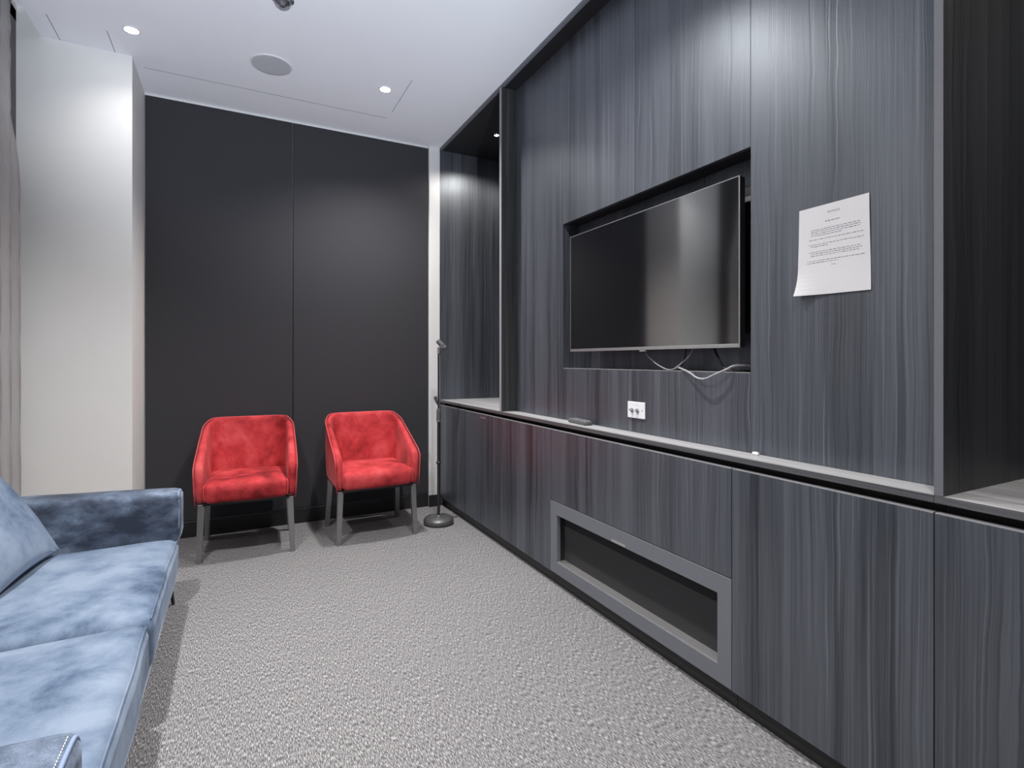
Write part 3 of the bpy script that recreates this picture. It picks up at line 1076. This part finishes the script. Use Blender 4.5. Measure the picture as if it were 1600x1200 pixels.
# ================================================================== curtain
bm = bmesh.new()
NZ, NYc = 24, 260
rows = []
for j in range(NZ + 1):
    z = 0.015 + (3.085 - 0.015) * j / NZ
    tz = j / NZ
    for (za, ya), (zb, yb) in zip(((0.0, 3.665), (0.5, 3.655), (1.63, 3.600), (2.37, 3.535), (3.0, 3.455)), ((0.5, 3.655), (1.63, 3.600), (2.37, 3.535), (3.0, 3.455), (3.2, 3.45))):
        if za <= z <= zb:
            yend = ya + (yb - ya) * (z - za) / (zb - za)
    r_ = []
    for i in range(NYc + 1):
        q = i / NYc
        y = yend + (-1.86 - yend) * q
        ph = (3.7 - y) * 2 * PI / 0.125
        amp = 0.026 * (0.85 + 0.15 * (1 - tz))
        x = -0.997 + amp * math.sin(ph + 0.9 + 0.5 * noise.noise(Vector((y * 2.0, 0, z * 0.3))))
        y2 = y + 0.010 * math.sin(2 * ph)
        r_.append((x, y2, z))
    rows.append(r_)
vf = [[bm.verts.new(p) for p in r_] for r_ in rows]
for A, B in zip(vf, vf[1:]):
    for i in range(NYc):
        bm.faces.new((A[i], A[i + 1], B[i + 1], B[i]))
cu = thing('curtain', 'taupe floor-length curtain hanging behind the sofa', 'curtain', (-0.99, 0.7, 0))
co = add('drape', bm, 'curtain', cu, smooth=True)
md = co.modifiers.new('solid', 'SOLIDIFY')
md.thickness = 0.002
md.offset = 0
add('track', bx(-1.005, -0.975, YR + 0.01, 3.74, 3.088, 3.0995), 'trimwhite', cu)


# ================================================================== ceiling fittings
def downlight(x, y, label, r=0.042, z=ZC, watts=LAMP_W, size=135, group='ceiling downlights', lens='lens', col=(1.0, 0.965, 0.93), rad=0.03, name='downlight'):
    t = thing(name, label, 'downlight', (x, y, z), group)
    add('trim_ring', lathe(x, y, [(r * 0.72, z - 0.001), (r * 0.78, z - 0.005), (r, z - 0.004), (r * 1.04, z - 0.0005), (r * 0.72, z - 0.0005)], 32),
        'trimwhite' if lens == 'lens' else 'blackmetal', t)
    add('lens', lathe(x, y, [(0, z - 0.003), (r * 0.70, z - 0.003), (r * 0.70, z - 0.0006), (0, z - 0.0006)], 28), lens, t)
    ld = bpy.data.lights.new('lamp', 'SPOT')
    ld.energy = watts
    ld.color = col
    ld.spot_size = math.radians(size)
    ld.spot_blend = 1.0 if lens == 'lens' else 0.35
    ld.shadow_soft_size = rad
    lo = bpy.data.objects.new('lamp', ld)
    COL.objects.link(lo)
    lo.parent = t
    lo.location = (0, 0, -0.012)
    return t


for x, side in ((-0.492, 'left'), (0.863, 'right')):
    for k, y in enumerate((3.458, 1.86, 0.26)):  # nearest pair is added, unseen, to brighten the near end of the room
        if k == 0:
            lab = 'round white ceiling downlight by the white wall corner' if x < 0 else 'round white ceiling downlight above the red chair by the microphone stand'
        else:
            lab = ('round white ceiling downlight %s the blue sofa' % ('above' if k == 1 else 'added as fill short of')) if x < 0 else 'round white ceiling downlight in front of the %s' % ('television' if k == 1 else 'near open niche, added as fill')
        downlight(x, y, lab, watts=(10.0 if k == 0 and x < 0 else LAMP_W * ((1.0, 1.35, 0.6) if x < 0 else (1.0, 0.85, 0.5))[k]))
downlight(1.795, 3.73, 'small spotlight in the top of the far open niche', 0.022, 2.945, SPOT_W, 150, 'niche spotlights', 'lens_warm', (1.0, 0.93, 0.84), 0.012, 'niche_spotlight')
downlight(1.795, 0.30, 'small spotlight in the top of the near open niche', 0.022, 2.945, SPOT_W * 0.6, 150, 'niche spotlights', 'lens_warm', (1.0, 0.93, 0.84), 0.012, 'niche_spotlight')

sp = thing('ceiling_speaker', 'round flush grey ceiling speaker between the two downlights', 'speaker', (0.19, 3.485, ZC))
add('rim', lathe(0.19, 3.485, [(0.108, ZC - 0.006), (0.116, ZC - 0.006), (0.118, ZC - 0.0005), (0.108, ZC - 0.0005)], 48), 'trimwhite', sp)
add('grille', lathe(0.19, 3.485, [(0, ZC - 0.0055), (0.09, ZC - 0.0055), (0.1078, ZC - 0.0045), (0.1078, ZC - 0.0005), (0, ZC - 0.0005)], 48), 'grille', sp)

dm = thing('dome_fixture', 'small clear faceted dome fixture on the ceiling at the top edge', 'dome fixture', (0.203, 2.815, ZC))
add('ring', lathe(0.203, 2.815, [(0, ZC - 0.0005), (0.052, ZC - 0.0005), (0.052, ZC - 0.010), (0.044, ZC - 0.014), (0, ZC - 0.014)], 36), 'chrome', dm)
add('dome', lathe(0.203, 2.815, [(0.042, ZC - 0.0145), (0.041, ZC - 0.028), (0.034, ZC - 0.043), (0.020, ZC - 0.053), (0, ZC - 0.056)], 10), 'domeglass', dm)
add('core', lathe(0.203, 2.815, [(0, ZC - 0.0145), (0.022, ZC - 0.0145), (0.024, ZC - 0.03), (0.012, ZC - 0.042), (0, ZC - 0.043)], 8), 'chrome', dm)

# ================================================================== added uplighter, unseen behind the camera, to brighten the ceiling
ux, uy = 0.45, -0.55
ul = thing('added_uplighter', 'small black can uplighter added out of view on the carpet to brighten the ceiling', 'lamp', (ux, uy, 0))
add('foot', lathe(ux, uy, [(0, 0), (0.085, 0), (0.085, 0.010), (0.02, 0.016), (0, 0.016)], 28), 'blackmetal', ul)
add('stem', lathe(ux, uy, [(0, 0.014), (0.009, 0.014), (0.009, 0.13), (0, 0.13)], 12), 'blackmetal', ul)
aim = (Vector((0.35, 2.75, ZC)) - Vector((ux, uy, 0.20))).normalized()
q_ = aim.to_track_quat('Z', 'Y')
c0 = Vector((ux, uy, 0.17))


def tilt(bm):
    for v in bm.verts:
        v.co = q_ @ v.co + c0
    return bm


can = add('can', tilt(lathe(0, 0, [(0, -0.07), (0.045, -0.07), (0.050, -0.05), (0.050, 0.09), (0.046, 0.09), (0.045, 0.0), (0, 0.0)], 28)), 'blackmetal', ul)
add('lens', tilt(lathe(0, 0, [(0, 0.002), (0.042, 0.002), (0.042, 0.006), (0, 0.006)], 24)), 'lens', can)
ld = bpy.data.lights.new('lamp', 'SPOT')
ld.energy = FILL_W
ld.color = (0.84, 0.91, 1.0)
ld.spot_size = math.radians(50)
ld.spot_blend = 0.85
ld.shadow_soft_size = 0.03
lo = bpy.data.objects.new('lamp', ld)
COL.objects.link(lo)
lo.parent = ul
lo.location = c0 + aim * 0.10 - Vector((ux, uy, 0))
lo.rotation_euler = aim.to_track_quat('-Z', 'Y').to_euler()
